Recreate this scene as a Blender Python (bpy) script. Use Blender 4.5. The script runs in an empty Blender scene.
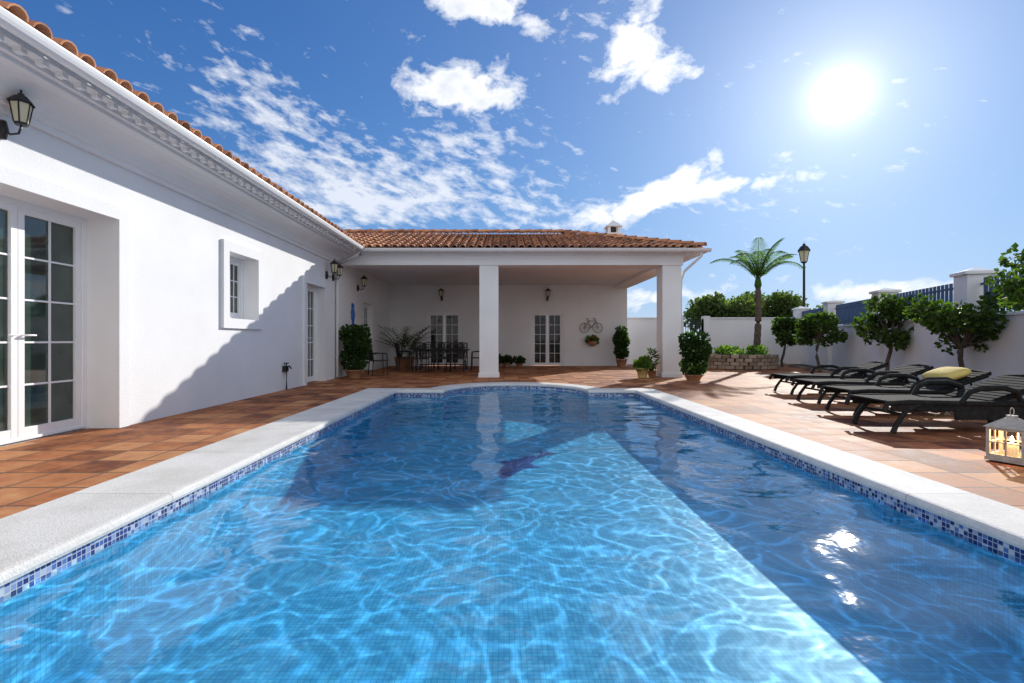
import bpy, bmesh, math, random
import numpy as np
from mathutils import Vector, Matrix
R=math.radians
scene=bpy.context.scene
COL=scene.collection
SUN=Vector((0.672,1.0,0.49)).normalized()
SUN_EL=math.asin(SUN.z); SUN_AZ=math.atan2(SUN.x,SUN.y)

# ------------------------------------------------------------ materials
def N(nt,t,**kw):
    n=nt.nodes.new(t)
    for k,v in kw.items(): setattr(n,k,v)
    return n
def newmat(name):
    m=bpy.data.materials.new(name); m.use_nodes=True
    nt=m.node_tree; b=nt.nodes['Principled BSDF']; return m,nt,b
def ramp(nt,fac,stops):
    r=N(nt,'ShaderNodeValToRGB'); nt.links.new(fac,r.inputs[0])
    e=r.color_ramp.elements
    while len(e)<len(stops): e.new(0.5)
    for i,(p,c) in enumerate(stops):
        e[i].position=p; e[i].color=(*c,1) if len(c)==3 else c
    return r.outputs[0]
def mat(name,c1,c2=None,rough=0.6,scale=4,bump=0.0,bscale=60,metal=0,spec=0.5,island=False,detail=3):
    m,nt,b=newmat(name); L=nt.links
    tc=N(nt,'ShaderNodeTexCoord')
    if c2 is None: c2=tuple(x*0.82 for x in c1)
    if island:
        g=N(nt,'ShaderNodeNewGeometry')
        nz=N(nt,'ShaderNodeTexNoise'); nz.inputs['Scale'].default_value=scale; nz.inputs['Detail'].default_value=detail
        L.new(tc.outputs['Object'],nz.inputs['Vector'])
        mx=N(nt,'ShaderNodeMath',operation='MULTIPLY_ADD'); L.new(nz.outputs['Fac'],mx.inputs[0]); mx.inputs[1].default_value=0.6
        s=N(nt,'ShaderNodeMath',operation='MULTIPLY_ADD'); L.new(g.outputs['Random Per Island'],s.inputs[0]); s.inputs[1].default_value=0.8; s.inputs[2].default_value=-0.2
        L.new(s.outputs[0],mx.inputs[2])
        col=ramp(nt,mx.outputs[0],[(0.1,c2),(0.9,c1)])
    else:
        nz=N(nt,'ShaderNodeTexNoise'); nz.inputs['Scale'].default_value=scale; nz.inputs['Detail'].default_value=detail
        L.new(tc.outputs['Object'],nz.inputs['Vector'])
        col=ramp(nt,nz.outputs['Fac'],[(0.32,c2),(0.68,c1)])
    L.new(col,b.inputs['Base Color'])
    b.inputs['Roughness'].default_value=rough; b.inputs['Metallic'].default_value=metal
    b.inputs['Specular IOR Level'].default_value=spec
    if bump>0:
        n2=N(nt,'ShaderNodeTexNoise'); n2.inputs['Scale'].default_value=bscale; n2.inputs['Detail'].default_value=2
        L.new(tc.outputs['Object'],n2.inputs['Vector'])
        bp=N(nt,'ShaderNodeBump'); bp.inputs['Strength'].default_value=bump; bp.inputs['Distance'].default_value=0.02
        L.new(n2.outputs['Fac'],bp.inputs['Height']); L.new(bp.outputs[0],b.inputs['Normal'])
    return m
M_stucco=mat('white_stucco',(.85,.85,.85),(.78,.78,.78),rough=.85,scale=.9,bump=.14,bscale=45,spec=.2,detail=5)
M_ceil=mat('ceiling_plaster',(.80,.84,.88),(.77,.81,.85),rough=.9,scale=1,spec=.1)
M_white=mat('white_paint',(.84,.84,.84),(.81,.81,.81),rough=.4,scale=3)
def glassmat(name,a,c,spec):
    m,nt,b=newmat(name); b.inputs['Roughness'].default_value=.03; b.inputs['Specular IOR Level'].default_value=spec
    _t=N(nt,'ShaderNodeTexCoord'); _n=N(nt,'ShaderNodeTexNoise'); _n.inputs['Scale'].default_value=1.6; nt.links.new(_t.outputs['Object'],_n.inputs['Vector'])
    nt.links.new(ramp(nt,_n.outputs['Fac'],[(.35,a),(.7,c)]),b.inputs['Base Color']); return m
M_glass=glassmat('window_glass',(.010,.022,.020),(.05,.08,.065),.9)
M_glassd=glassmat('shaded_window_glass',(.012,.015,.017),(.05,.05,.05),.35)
M_roof=mat('terracotta_roof',(.74,.36,.19),(.34,.15,.085),rough=.8,scale=9,island=True,spec=.2)
M_roofbase=mat('roof_underlay',(.2,.09,.055),rough=.9)
M_black=mat('black_iron',(.012,.012,.013),(.02,.02,.02),rough=.45,scale=20)
M_lampglass,nt,b=newmat('lamp_glass'); b.inputs['Base Color'].default_value=(.62,.56,.38,1); b.inputs['Roughness'].default_value=.15
M_loung=mat('lounger_resin',(.035,.036,.035),(.02,.021,.021),rough=.85,scale=15,spec=.05)
M_bark=mat('bark',(.16,.12,.09),(.07,.05,.035),rough=.95,scale=18,bump=.8,bscale=40)
def leafmat(name,c1,c2):
    m=mat(name,c1,c2,rough=.55,scale=2.5,island=True,spec=.25,detail=1)
    nt=m.node_tree; b=nt.nodes['Principled BSDF']; out=nt.nodes['Material Output']
    tr=N(nt,'ShaderNodeBsdfTranslucent'); mx=N(nt,'ShaderNodeMixShader'); mx.inputs[0].default_value=.45
    src=b.inputs['Base Color'].links[0].from_socket
    g=N(nt,'ShaderNodeMix',data_type='RGBA',blend_type='MULTIPLY'); g.inputs[0].default_value=1
    nt.links.new(src,g.inputs[6]); g.inputs[7].default_value=(2.2,2.6,.9,1)
    nt.links.new(g.outputs[2],tr.inputs[0])
    nt.links.new(b.outputs[0],mx.inputs[1]); nt.links.new(tr.outputs[0],mx.inputs[2]); nt.links.new(mx.outputs[0],out.inputs[0])
    return m
M_leaf=leafmat('citrus_leaves',(.085,.13,.032),(.022,.045,.012))
M_leafd=leafmat('dark_leaves',(.05,.10,.028),(.015,.035,.01))
M_leafo=leafmat('olive_leaves',(.11,.14,.05),(.04,.065,.022))
M_palm=leafmat('palm_leaves',(.12,.19,.04),(.045,.09,.022))
M_pot=mat('terracotta_pot',(.42,.22,.12),rough=.8,bump=.2)
M_potw=mat('ochre_pot',(.55,.45,.16),rough=.6)
M_soil=mat('soil',(.12,.08,.05),(.05,.035,.025),rough=1,scale=15,bump=.8)
M_stone=mat('rubble_stone',(.46,.36,.26),(.2,.15,.11),rough=.9,scale=6,bump=.6,bscale=20,island=True)
M_blue=mat('blue_ceramic',(.03,.14,.5),rough=.25)
M_cush=mat('cream_cushion',(.80,.62,.18),(.68,.5,.13),rough=.9,scale=8,bump=.2)
M_panel=mat('fence_slats',(.04,.09,.22),(.03,.065,.16),rough=.5)
M_red=mat('red_flowers',(.6,.05,.05),rough=.6)
M_wax=mat('candle_wax',(.8,.72,.55),rough=.6)
M_lanw=mat('lantern_paint',(.55,.5,.42),(.4,.36,.3),rough=.6,scale=20)
m,nt,b=newmat('candle_flame'); b.inputs['Emission Color'].default_value=(1,.5,.15,1); b.inputs['Emission Strength'].default_value=30; M_flame=m

def tilemat(name,c1,c2,c3,w,h,mort,mcol,off=0.0,rough=.55,bump=.5):
    m,nt,b=newmat(name); L=nt.links
    tc=N(nt,'ShaderNodeTexCoord'); br=N(nt,'ShaderNodeTexBrick'); br.offset=off; br.squash=1
    br.inputs['Scale'].default_value=1; br.inputs['Brick Width'].default_value=w; br.inputs['Row Height'].default_value=h
    br.inputs['Mortar Size'].default_value=mort; br.inputs['Mortar Smooth'].default_value=.25
    br.inputs['Color1'].default_value=(0,0,0,1); br.inputs['Color2'].default_value=(1,1,1,1); br.inputs['Mortar'].default_value=(.5,.5,.5,1)
    L.new(tc.outputs['Object'],br.inputs['Vector'])
    nz=N(nt,'ShaderNodeTexNoise'); nz.inputs['Scale'].default_value=4; nz.inputs['Detail'].default_value=7; nz.inputs['Roughness'].default_value=.72
    L.new(tc.outputs['Object'],nz.inputs['Vector'])
    # broad weathering / dust patches across the paving
    nw=N(nt,'ShaderNodeTexNoise'); nw.inputs['Scale'].default_value=.55; nw.inputs['Detail'].default_value=4
    L.new(tc.outputs['Object'],nw.inputs['Vector'])
    wadd=N(nt,'ShaderNodeMath',operation='MULTIPLY_ADD'); L.new(nw.outputs['Fac'],wadd.inputs[0]); wadd.inputs[1].default_value=.7; wadd.inputs[2].default_value=-.35
    sep=N(nt,'ShaderNodeSeparateColor'); L.new(br.outputs['Color'],sep.inputs[0])
    a=N(nt,'ShaderNodeMath',operation='MULTIPLY_ADD'); L.new(nz.outputs['Fac'],a.inputs[0]); a.inputs[1].default_value=1.5
    s=N(nt,'ShaderNodeMath',operation='MULTIPLY_ADD'); L.new(sep.outputs[0],s.inputs[0]); s.inputs[1].default_value=.68; s.inputs[2].default_value=-.62
    s3=N(nt,'ShaderNodeMath',operation='ADD'); L.new(s.outputs[0],s3.inputs[0]); L.new(wadd.outputs[0],s3.inputs[1])
    L.new(s3.outputs[0],a.inputs[2])
    col=ramp(nt,a.outputs[0],[(.05,c1),(.45,c2),(.9,c3)])
    mx=N(nt,'ShaderNodeMix',data_type='RGBA'); L.new(br.outputs['Fac'],mx.inputs[0]); L.new(col,mx.inputs[6]); mx.inputs[7].default_value=(*mcol,1)
    L.new(mx.outputs[2],b.inputs['Base Color'])
    rr=N(nt,'ShaderNodeMapRange'); L.new(nz.outputs['Fac'],rr.inputs[0]); rr.inputs[3].default_value=rough-.12; rr.inputs[4].default_value=rough+.15
    L.new(rr.outputs[0],b.inputs['Roughness']); b.inputs['Specular IOR Level'].default_value=.17
    hh=N(nt,'ShaderNodeMath',operation='MULTIPLY_ADD'); L.new(br.outputs['Fac'],hh.inputs[0]); hh.inputs[1].default_value=-1
    L.new(nz.outputs['Fac'],hh.inputs[2])
    bp=N(nt,'ShaderNodeBump'); bp.inputs['Strength'].default_value=bump; bp.inputs['Distance'].default_value=.01
    L.new(hh.outputs[0],bp.inputs['Height']); L.new(bp.outputs[0],b.inputs['Normal'])
    return m
M_terr=tilemat('terrace_tiles',(.15,.05,.025),(.40,.15,.060),(.54,.27,.12),.40,.40,.012,(.15,.095,.065),rough=.7)
M_cop=mat('coping_stone',(.77,.755,.72),(.68,.665,.63),rough=.75,scale=40,bump=.25,bscale=110,spec=.25,detail=4)
def poolmat():
    m,nt,b=newmat('pool_mosaic'); L=nt.links
    tc=N(nt,'ShaderNodeTexCoord'); geo=N(nt,'ShaderNodeNewGeometry')
    sep=N(nt,'ShaderNodeSeparateXYZ'); L.new(tc.outputs['Object'],sep.inputs[0])
    sn=N(nt,'ShaderNodeSeparateXYZ'); L.new(geo.outputs['Normal'],sn.inputs[0])
    add=N(nt,'ShaderNodeMath',operation='ADD'); L.new(sep.outputs[0],add.inputs[0]); L.new(sep.outputs[1],add.inputs[1])
    cw=N(nt,'ShaderNodeCombineXYZ'); L.new(add.outputs[0],cw.inputs[0]); L.new(sep.outputs[2],cw.inputs[1])
    az=N(nt,'ShaderNodeMath',operation='ABSOLUTE'); L.new(sn.outputs[2],az.inputs[0])
    gt=N(nt,'ShaderNodeMath',operation='GREATER_THAN'); L.new(az.outputs[0],gt.inputs[0]); gt.inputs[1].default_value=.5
    mv=N(nt,'ShaderNodeMix',data_type='VECTOR'); L.new(gt.outputs[0],mv.inputs[0]); L.new(cw.outputs[0],mv.inputs[4]); L.new(tc.outputs['Object'],mv.inputs[5])
    br=N(nt,'ShaderNodeTexBrick'); br.offset=0; br.inputs['Scale'].default_value=1
    br.inputs['Brick Width'].default_value=.03; br.inputs['Row Height'].default_value=.03; br.inputs['Mortar Size'].default_value=.0022
    br.inputs['Color1'].default_value=(0,0,0,1); br.inputs['Color2'].default_value=(1,1,1,1); br.inputs['Mortar'].default_value=(.5,.5,.5,1)
    L.new(mv.outputs[1],br.inputs['Vector'])
    sc=N(nt,'ShaderNodeSeparateColor'); L.new(br.outputs['Color'],sc.inputs[0])
    c=ramp(nt,sc.outputs[0],[(0,(.062,.30,.51)),(.5,(.075,.34,.55)),(1,(.095,.38,.58))])
    mx=N(nt,'ShaderNodeMix',data_type='RGBA'); L.new(br.outputs['Fac'],mx.inputs[0]); L.new(c,mx.inputs[6]); mx.inputs[7].default_value=(.045,.24,.43,1)
    c2=ramp(nt,sc.outputs[0],[(0,(.015,.03,.14)),(.45,(.03,.07,.26)),(.62,(.10,.2,.45)),(1,(.5,.56,.62))])
    mb=N(nt,'ShaderNodeMix',data_type='RGBA'); L.new(br.outputs['Fac'],mb.inputs[0]); L.new(c2,mb.inputs[6]); mb.inputs[7].default_value=(.45,.48,.5,1)
    zz=N(nt,'ShaderNodeMath',operation='GREATER_THAN'); L.new(sep.outputs[2],zz.inputs[0]); zz.inputs[1].default_value=-.15
    fm=N(nt,'ShaderNodeMix',data_type='RGBA'); L.new(zz.outputs[0],fm.inputs[0]); L.new(mx.outputs[2],fm.inputs[6]); L.new(mb.outputs[2],fm.inputs[7])
    L.new(fm.outputs[2],b.inputs['Base Color']); b.inputs['Roughness'].default_value=.5; b.inputs['Specular IOR Level'].default_value=.1
    return m
M_pool=poolmat()
M_dolph=mat('navy_flat',(.012,.045,.2),(.02,.07,.27),rough=.4,scale=40)
def watermat():
    m=bpy.data.materials.new('pool_water'); m.use_nodes=True; nt=m.node_tree; nt.nodes.clear(); L=nt.links
    tc=N(nt,'ShaderNodeTexCoord')
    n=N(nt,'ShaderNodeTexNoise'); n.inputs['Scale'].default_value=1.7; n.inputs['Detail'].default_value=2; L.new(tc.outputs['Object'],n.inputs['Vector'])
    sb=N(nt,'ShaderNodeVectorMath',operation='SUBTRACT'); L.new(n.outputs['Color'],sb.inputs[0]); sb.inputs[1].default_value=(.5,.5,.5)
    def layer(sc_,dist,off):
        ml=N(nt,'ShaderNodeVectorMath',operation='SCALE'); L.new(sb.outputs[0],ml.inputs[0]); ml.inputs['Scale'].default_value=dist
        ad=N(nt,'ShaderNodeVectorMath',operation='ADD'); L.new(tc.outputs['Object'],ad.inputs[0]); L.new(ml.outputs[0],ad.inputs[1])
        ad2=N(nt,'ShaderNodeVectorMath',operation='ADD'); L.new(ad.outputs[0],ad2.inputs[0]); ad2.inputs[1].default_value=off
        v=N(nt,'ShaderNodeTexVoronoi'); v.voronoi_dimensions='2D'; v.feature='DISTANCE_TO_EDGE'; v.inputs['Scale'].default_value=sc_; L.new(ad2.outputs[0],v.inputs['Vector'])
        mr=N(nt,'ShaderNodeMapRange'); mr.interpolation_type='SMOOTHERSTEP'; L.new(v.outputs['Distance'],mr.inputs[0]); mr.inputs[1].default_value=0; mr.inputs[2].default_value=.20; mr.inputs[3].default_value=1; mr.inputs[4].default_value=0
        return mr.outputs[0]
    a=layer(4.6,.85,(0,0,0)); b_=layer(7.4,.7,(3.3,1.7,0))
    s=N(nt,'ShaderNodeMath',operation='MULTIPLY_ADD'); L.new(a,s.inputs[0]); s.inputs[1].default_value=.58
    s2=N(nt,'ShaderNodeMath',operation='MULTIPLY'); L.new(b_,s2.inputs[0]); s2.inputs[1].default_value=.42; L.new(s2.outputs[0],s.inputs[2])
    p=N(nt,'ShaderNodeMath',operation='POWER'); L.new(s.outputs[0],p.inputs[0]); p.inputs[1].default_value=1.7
    q=N(nt,'ShaderNodeMath',operation='MULTIPLY_ADD'); L.new(p.outputs[0],q.inputs[0]); q.inputs[1].default_value=.85; q.inputs[2].default_value=.84  # caustic light net painted into the water's transparency colour
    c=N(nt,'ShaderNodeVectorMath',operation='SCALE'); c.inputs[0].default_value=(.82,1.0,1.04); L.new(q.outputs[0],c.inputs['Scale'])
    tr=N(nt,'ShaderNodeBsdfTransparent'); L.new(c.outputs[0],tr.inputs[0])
    gl=N(nt,'ShaderNodeBsdfGlossy'); gl.inputs['Roughness'].default_value=.03
    g=N(nt,'ShaderNodeNewGeometry'); io=N(nt,'ShaderNodeMapRange'); L.new(g.outputs['Backfacing'],io.inputs[0]); io.inputs[3].default_value=1.333; io.inputs[4].default_value=1/1.333
    fr=N(nt,'ShaderNodeFresnel'); L.new(io.outputs[0],fr.inputs['IOR'])
    mx=N(nt,'ShaderNodeMixShader'); L.new(fr.outputs[0],mx.inputs[0]); L.new(tr.outputs[0],mx.inputs[1]); L.new(gl.outputs[0],mx.inputs[2])
    n2=N(nt,'ShaderNodeTexNoise'); n2.inputs['Scale'].default_value=5; n2.inputs['Detail'].default_value=3; L.new(tc.outputs['Object'],n2.inputs['Vector'])
    bp=N(nt,'ShaderNodeBump'); bp.inputs['Strength'].default_value=.16; bp.inputs['Distance'].default_value=.03; L.new(n2.outputs['Fac'],bp.inputs['Height'])
    L.new(bp.outputs[0],gl.inputs['Normal'])
    o=N(nt,'ShaderNodeOutputMaterial'); L.new(mx.outputs[0],o.inputs[0]); return m
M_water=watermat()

# ------------------------------------------------------------ mesh builder
class MB:
    def __init__(s): s.v=[]; s.f=[]; s.mi=[]; s.mats=[]; s.sm=[]
    def m(s,mat):
        if mat not in s.mats: s.mats.append(mat)
        return s.mats.index(mat)
    def add(s,vs,fs,mat,smooth=False):
        o=len(s.v); s.v+= [tuple(v) for v in vs]; k=s.m(mat)
        for f in fs: s.f.append([i+o for i in f]); s.mi.append(k); s.sm.append(smooth)
    def box(s,x0,x1,y0,y1,z0,z1,mat,M=None):
        vs=[Vector(p) for p in [(x0,y0,z0),(x1,y0,z0),(x1,y1,z0),(x0,y1,z0),(x0,y0,z1),(x1,y0,z1),(x1,y1,z1),(x0,y1,z1)]]
        if M is not None: vs=[M@v for v in vs]
        s.add(vs,[(0,3,2,1),(4,5,6,7),(0,1,5,4),(1,2,6,5),(2,3,7,6),(3,0,4,7)],mat)
    def tube(s,pts,rads,mat,n=8,smooth=True,cap=True):
        pts=[Vector(p) for p in pts]
        if not hasattr(rads,'__len__'): rads=[rads]*len(pts)
        vs=[]; up=Vector((0,0,1))
        for i,p in enumerate(pts):
            d=(pts[min(i+1,len(pts)-1)]-pts[max(i-1,0)]).normalized()
            a=d.cross(up); 
            if a.length<.05: a=d.cross(Vector((1,0,0)))
            a.normalize(); b_=d.cross(a)
            for k in range(n):
                t=2*math.pi*k/n; vs.append(p+(a*math.cos(t)+b_*math.sin(t))*rads[i])
        fs=[]
        for i in range(len(pts)-1):
            for k in range(n):
                fs.append((i*n+k,i*n+(k+1)%n,(i+1)*n+(k+1)%n,(i+1)*n+k))
        if cap: fs.append(tuple(range(n))); fs.append(tuple(range((len(pts)-1)*n,len(pts)*n)))
        s.add(vs,fs,mat,smooth)
    def lathe(s,c,prof,mat,n=16,smooth=True,rot=0):
        vs=[];fs=[]
        for r,z in prof:
            for k in range(n):
                t=2*math.pi*k/n+rot; vs.append((c[0]+r*math.cos(t),c[1]+r*math.sin(t),c[2]+z))
        for i in range(len(prof)-1):
            for k in range(n): fs.append((i*n+k,i*n+(k+1)%n,(i+1)*n+(k+1)%n,(i+1)*n+k))
        fs.append(tuple(range((len(prof)-1)*n,len(prof)*n)))
        s.add(vs,fs,mat,smooth)
    def obj(s,name,parent=None,bevel=0,loc=None,rotz=0):
        me=bpy.data.meshes.new(name); me.from_pydata(s.v,[],s.f)
        for m_ in s.mats: me.materials.append(m_)
        me.polygons.foreach_set('material_index',s.mi); me.polygons.foreach_set('use_smooth',s.sm)
        me.validate(); me.update()
        o=bpy.data.objects.new(name,me); COL.objects.link(o)
        if parent: o.parent=parent
        if loc: o.location=loc
        o.rotation_euler[2]=rotz
        if bevel:
            bv=o.modifiers.new('bevel','BEVEL'); bv.width=bevel; bv.segments=2; bv.limit_method='ANGLE'; bv.angle_limit=R(50)
        return o
def empty(name,loc=(0,0,0)):
    e=bpy.data.objects.new(name,None); COL.objects.link(e); e.location=loc; return e

# ------------------------------------------------------------ pool geometry
CX,HW,BD,YS=.25,1.5,1.6,10.4
inner=[(-2.25,-1.6),(-2.25,YS)]
outer=[(-2.95,-2.1),(-2.95,YS+.45)]
na=28
t0=math.asin(.45/(BD+.45))
for i in range(na+1):
    t=math.pi*(1-i/na); inner.append((CX+HW*math.cos(t),YS+BD*math.sin(t)))
    tt=(math.pi-t0)+( t0-(math.pi-t0))*i/na
    outer.append((CX+(HW+.42)*math.cos(tt),YS+(BD+.45)*math.sin(tt)))
inner+=[(2.73,YS),(2.73,-1.6)]; outer+=[(3.2,YS+.45),(3.2,-2.1)]
npf=len(inner)
def sheet(name,outl,hole,z,mat):
    bm=bmesh.new()
    for loop in (outl,hole):
        vs=[bm.verts.new((x,y,z)) for x,y in loop]
        for i in range(len(vs)): bm.edges.new((vs[i],vs[(i+1)%len(vs)]))
    bmesh.ops.triangle_fill(bm,use_beauty=True,use_dissolve=False,edges=bm.edges[:])
    bmesh.ops.recalc_face_normals(bm,faces=bm.faces[:])
    if sum(f.normal.z for f in bm.faces)<0: bmesh.ops.reverse_faces(bm,faces=bm.faces[:])
    me=bpy.data.meshes.new(name); bm.to_mesh(me); bm.free(); me.materials.append(mat)
    o=bpy.data.objects.new(name,me); COL.objects.link(o); return o
def shrink(p,q,t): return (p[0]*(1-t)+q[0]*t,p[1]*(1-t)+q[1]*t)
hole=[shrink(outer[i],inner[i],.35) for i in range(npf)]
M_ground=mat('dry_grass',(.16,.15,.07),(.09,.10,.04),rough=1,scale=.6)
sheet('ground',[(-900,-900),(900,-900),(900,900),(-900,900)],hole,-.03,M_ground)
terr=sheet('terrace_paving',[(-5.0,-6),(4.6,-6),(13.1,22.2),(-5.0,22.2)],hole,-.012,M_terr)
mb=MB()
vs=[];fs=[]
for i in range(npf):
    ix,iy=inner[i]; ox,oy=outer[i]
    d=Vector((ox-ix,oy-iy)); L_=d.length; d/=L_
    row=[(ox,oy,-.1),(ox,oy,-.006),(ox-d.x*.012,oy-d.y*.012,.006)]
    for r_,z_ in [(.045,.006),(.02,.001),(.005,-.014),(0,-.035),(.008,-.055),(.03,-.063),(.12,-.063)]:
        row.append((ix+d.x*(r_-.0),iy+d.y*(r_-.0),z_))
    vs+=row
k=len(row)
for i in range(npf):
    j=(i+1)%npf
    for q in range(k-1): fs.append((i*k+q,j*k+q,j*k+q+1,i*k+q+1))
mb.add(vs,fs,M_cop,False)
cop=mb.obj('pool_coping')
nt=M_cop.node_tree; b=nt.nodes['Principled BSDF']; L=nt.links
src=b.inputs['Base Color'].links[0].from_socket
tc=N(nt,'ShaderNodeTexCoord'); br=N(nt,'ShaderNodeTexBrick'); br.offset=0
br.inputs['Scale'].default_value=1; br.inputs['Brick Width'].default_value=40; br.inputs['Row Height'].default_value=1.25; br.inputs['Mortar Size'].default_value=.004
br.inputs['Color1'].default_value=(1,1,1,1); br.inputs['Color2'].default_value=(.93,.93,.93,1); br.inputs['Mortar'].default_value=(.6,.57,.53,1)
mp=N(nt,'ShaderNodeMapping'); mp.inputs['Location'].default_value=(20,.35,0); L.new(tc.outputs['Object'],mp.inputs[0]); L.new(mp.outputs[0],br.inputs['Vector'])
mx=N(nt,'ShaderNodeMix',data_type='RGBA',blend_type='MULTIPLY'); mx.inputs[0].default_value=1; L.new(src,mx.inputs[6]); L.new(br.outputs['Color'],mx.inputs[7])
nw=N(nt,'ShaderNodeTexNoise'); nw.inputs['Scale'].default_value=2.2; nw.inputs['Detail'].default_value=5; L.new(tc.outputs['Object'],nw.inputs['Vector'])
sw=ramp(nt,nw.outputs['Fac'],[(.35,(.86,.85,.83)),(.6,(1,1,1))])
mx2=N(nt,'ShaderNodeMix',data_type='RGBA',blend_type='MULTIPLY'); mx2.inputs[0].default_value=1; L.new(mx.outputs[2],mx2.inputs[6]); L.new(sw,mx2.inputs[7]); L.new(mx2.outputs[2],b.inputs['Base Color'])
DEP=-.64
mb=MB(); wi=[shrink(inner[i],outer[i],.06) for i in range(npf)]
vs=[(x,y,-.06) for x,y in wi]+[(x,y,DEP) for x,y in wi]
fs=[(i,(i+1)%npf,(i+1)%npf+npf,i+npf) for i in range(npf)]+[tuple(range(npf,2*npf))]
mb.add(vs,fs,M_pool)
pool=mb.obj('swimming_pool')
bm=bmesh.new(); bm.from_mesh(pool.data); bmesh.ops.triangulate(bm,faces=[f for f in bm.faces if len(f.verts)>4]); bmesh.ops.recalc_face_normals(bm,faces=bm.faces[:])
if [f for f in bm.faces if abs(f.normal.z)>.9][0].normal.z<0: bmesh.ops.reverse_faces(bm,faces=bm.faces[:])
bm.to_mesh(pool.data); bm.free()
def dolphin(cx,cy,s,rot,parent):
    pts=[(-1,0),(-.8,.16),(-.5,.26),(-.15,.3),(-.05,.52),(.15,.3),(.5,.18),(.8,.0),(1.0,.18),(1.05,.0),(.95,-.08),(1.0,-.28),(.78,-.12),(.4,-.02),(0,-.06),(-.1,-.3),(-.28,-.08),(-.6,-.06),(-.85,-.06)]
    mb=MB(); c,sn=math.cos(rot),math.sin(rot)
    mb.add([(cx+s*(x*c-y*sn),cy+s*(x*sn+y*c),DEP+.006) for x,y in pts],[tuple(range(len(pts)))],M_dolph)
    o=mb.obj('dolphin_shape',parent)
    bm=bmesh.new(); bm.from_mesh(o.data); bmesh.ops.triangulate(bm,faces=bm.faces[:]); bm.to_mesh(o.data); bm.free()
    return o
dolphin(.3,6.8,.8,R(66),pool)  # dark blue dolphin outline laid flat on the pool floor
rng=np.random.default_rng(4)
ds=.03
xs=np.arange(-2.34,2.83,ds); ys=np.arange(-1.7,12.2,ds)
X,Y=np.meshgrid(xs,ys)
Z=np.zeros_like(X)
wx=X+.10*np.sin(1.7*Y+.4)+.08*np.sin(2.3*X+1.1*Y); wy=Y+.10*np.sin(1.9*X+2)+.07*np.sin(1.3*Y-2.1*X)
for i in range(46):
    lam=.30*(4.2**rng.random()); th=rng.normal(R(70),R(70)); k_=2*math.pi/lam
    A=.00055*(lam/.5)**1.15
    Z+=A*np.sin(k_*(wx*math.cos(th)+wy*math.sin(th))+rng.random()*6.28)
Z+=-.125
nx,ny=len(xs),len(ys)
verts=np.stack([X.ravel(),Y.ravel(),Z.ravel()],1)
ii=np.arange(nx*ny).reshape(ny,nx)
faces=np.stack([ii[:-1,:-1].ravel(),ii[:-1,1:].ravel(),ii[1:,1:].ravel(),ii[1:,:-1].ravel()],1)
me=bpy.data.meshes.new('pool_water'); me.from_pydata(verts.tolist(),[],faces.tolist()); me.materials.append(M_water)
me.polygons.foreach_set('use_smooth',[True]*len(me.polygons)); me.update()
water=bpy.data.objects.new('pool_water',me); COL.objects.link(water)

# ------------------------------------------------------------ villa
villa=empty('white_villa')
WX=-4.67
def wallY(mb,x0,x1,y0,y1,z0,z1,ops,mat):
    ys_=sorted({y0,y1,*[o[0] for o in ops],*[o[1] for o in ops]})
    for a,b_ in zip(ys_[:-1],ys_[1:]):
        seg=[o for o in ops if o[0]<=a and o[1]>=b_]
        if not seg: mb.box(x0,x1,a,b_,z0,z1,mat)
        else:
            o=seg[0]
            if o[2]>z0: mb.box(x0,x1,a,b_,z0,o[2],mat)
            if o[3]<z1: mb.box(x0,x1,a,b_,o[3],z1,mat)
def wallX(mb,x0,x1,y0,y1,z0,z1,ops,mat):
    xs_=sorted({x0,x1,*[o[0] for o in ops],*[o[1] for o in ops]})
    for a,b_ in zip(xs_[:-1],xs_[1:]):
        seg=[o for o in ops if o[0]<=a and o[1]>=b_]
        if not seg: mb.box(a,b_,y0,y1,z0,z1,mat)
        else:
            o=seg[0]
            if o[2]>z0: mb.box(a,b_,y0,y1,z0,o[2],mat)
            if o[3]<z1: mb.box(a,b_,y0,y1,o[3],z1,mat)
opsL=[(4.35,6.02,-.02,2.5),(8.42,9.42,1.42,2.55),(11.75,12.95,-.02,2.4),(16.6,17.8,-.02,2.3)]
opsB=[(-3.15,-1.75,-.02,2.2),(1.12,2.45,-.02,2.2)]
mb=MB()
wallY(mb,WX-.45,WX,-5,20.9,-.05,3.6,opsL,M_stucco)
wallX(mb,WX,5.05,20.5,20.9,-.05,3.45,opsB,M_stucco)
mb.box(-13.5,-13.2,-5,20.9,-.05,3.6,M_stucco); mb.box(-13.2,WX-.45,-5,-4.7,-.05,3.6,M_stucco); mb.box(-13.2,WX-.45,20.6,20.9,-.05,3.6,M_stucco)
def surroundY(ya,yb,za,zb,w=.14,p=.04,sill=False):
    mb.box(WX,WX+p,ya-w,ya,za if not sill else za-w,zb+w,M_stucco); mb.box(WX,WX+p,yb,yb+w,za if not sill else za-w,zb+w,M_stucco)
    mb.box(WX,WX+p,ya,yb,zb,zb+w,M_stucco)
    if sill: mb.box(WX,WX+p,ya,yb,za-w,za,M_stucco)
surroundY(4.35,6.02,-.01,2.5,.16); surroundY(8.42,9.42,1.42,2.55,.17,.05,True); surroundY(11.75,12.95,-.01,2.4,.14); 
for px,py in [(-.43,14.5),(4.78,14.5)]:
    mb.box(px-.27,px+.27,py-.27,py+.27,-.02,3.18,M_stucco)
    mb.box(px-.3,px+.3,py-.3,py+.3,-.02,.1,M_stucco)
mb.box(WX,5.09,14.2,14.8,3.18,3.46,M_stucco)
mb.box(4.49,5.09,14.8,20.5,3.18,3.46,M_stucco)
walls=mb.obj('walls',villa)
mb=MB(); mb.box(WX,4.49,14.8,20.5,3.3,3.42,M_ceil); 
mb.obj('porch_ceiling',villa)
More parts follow.
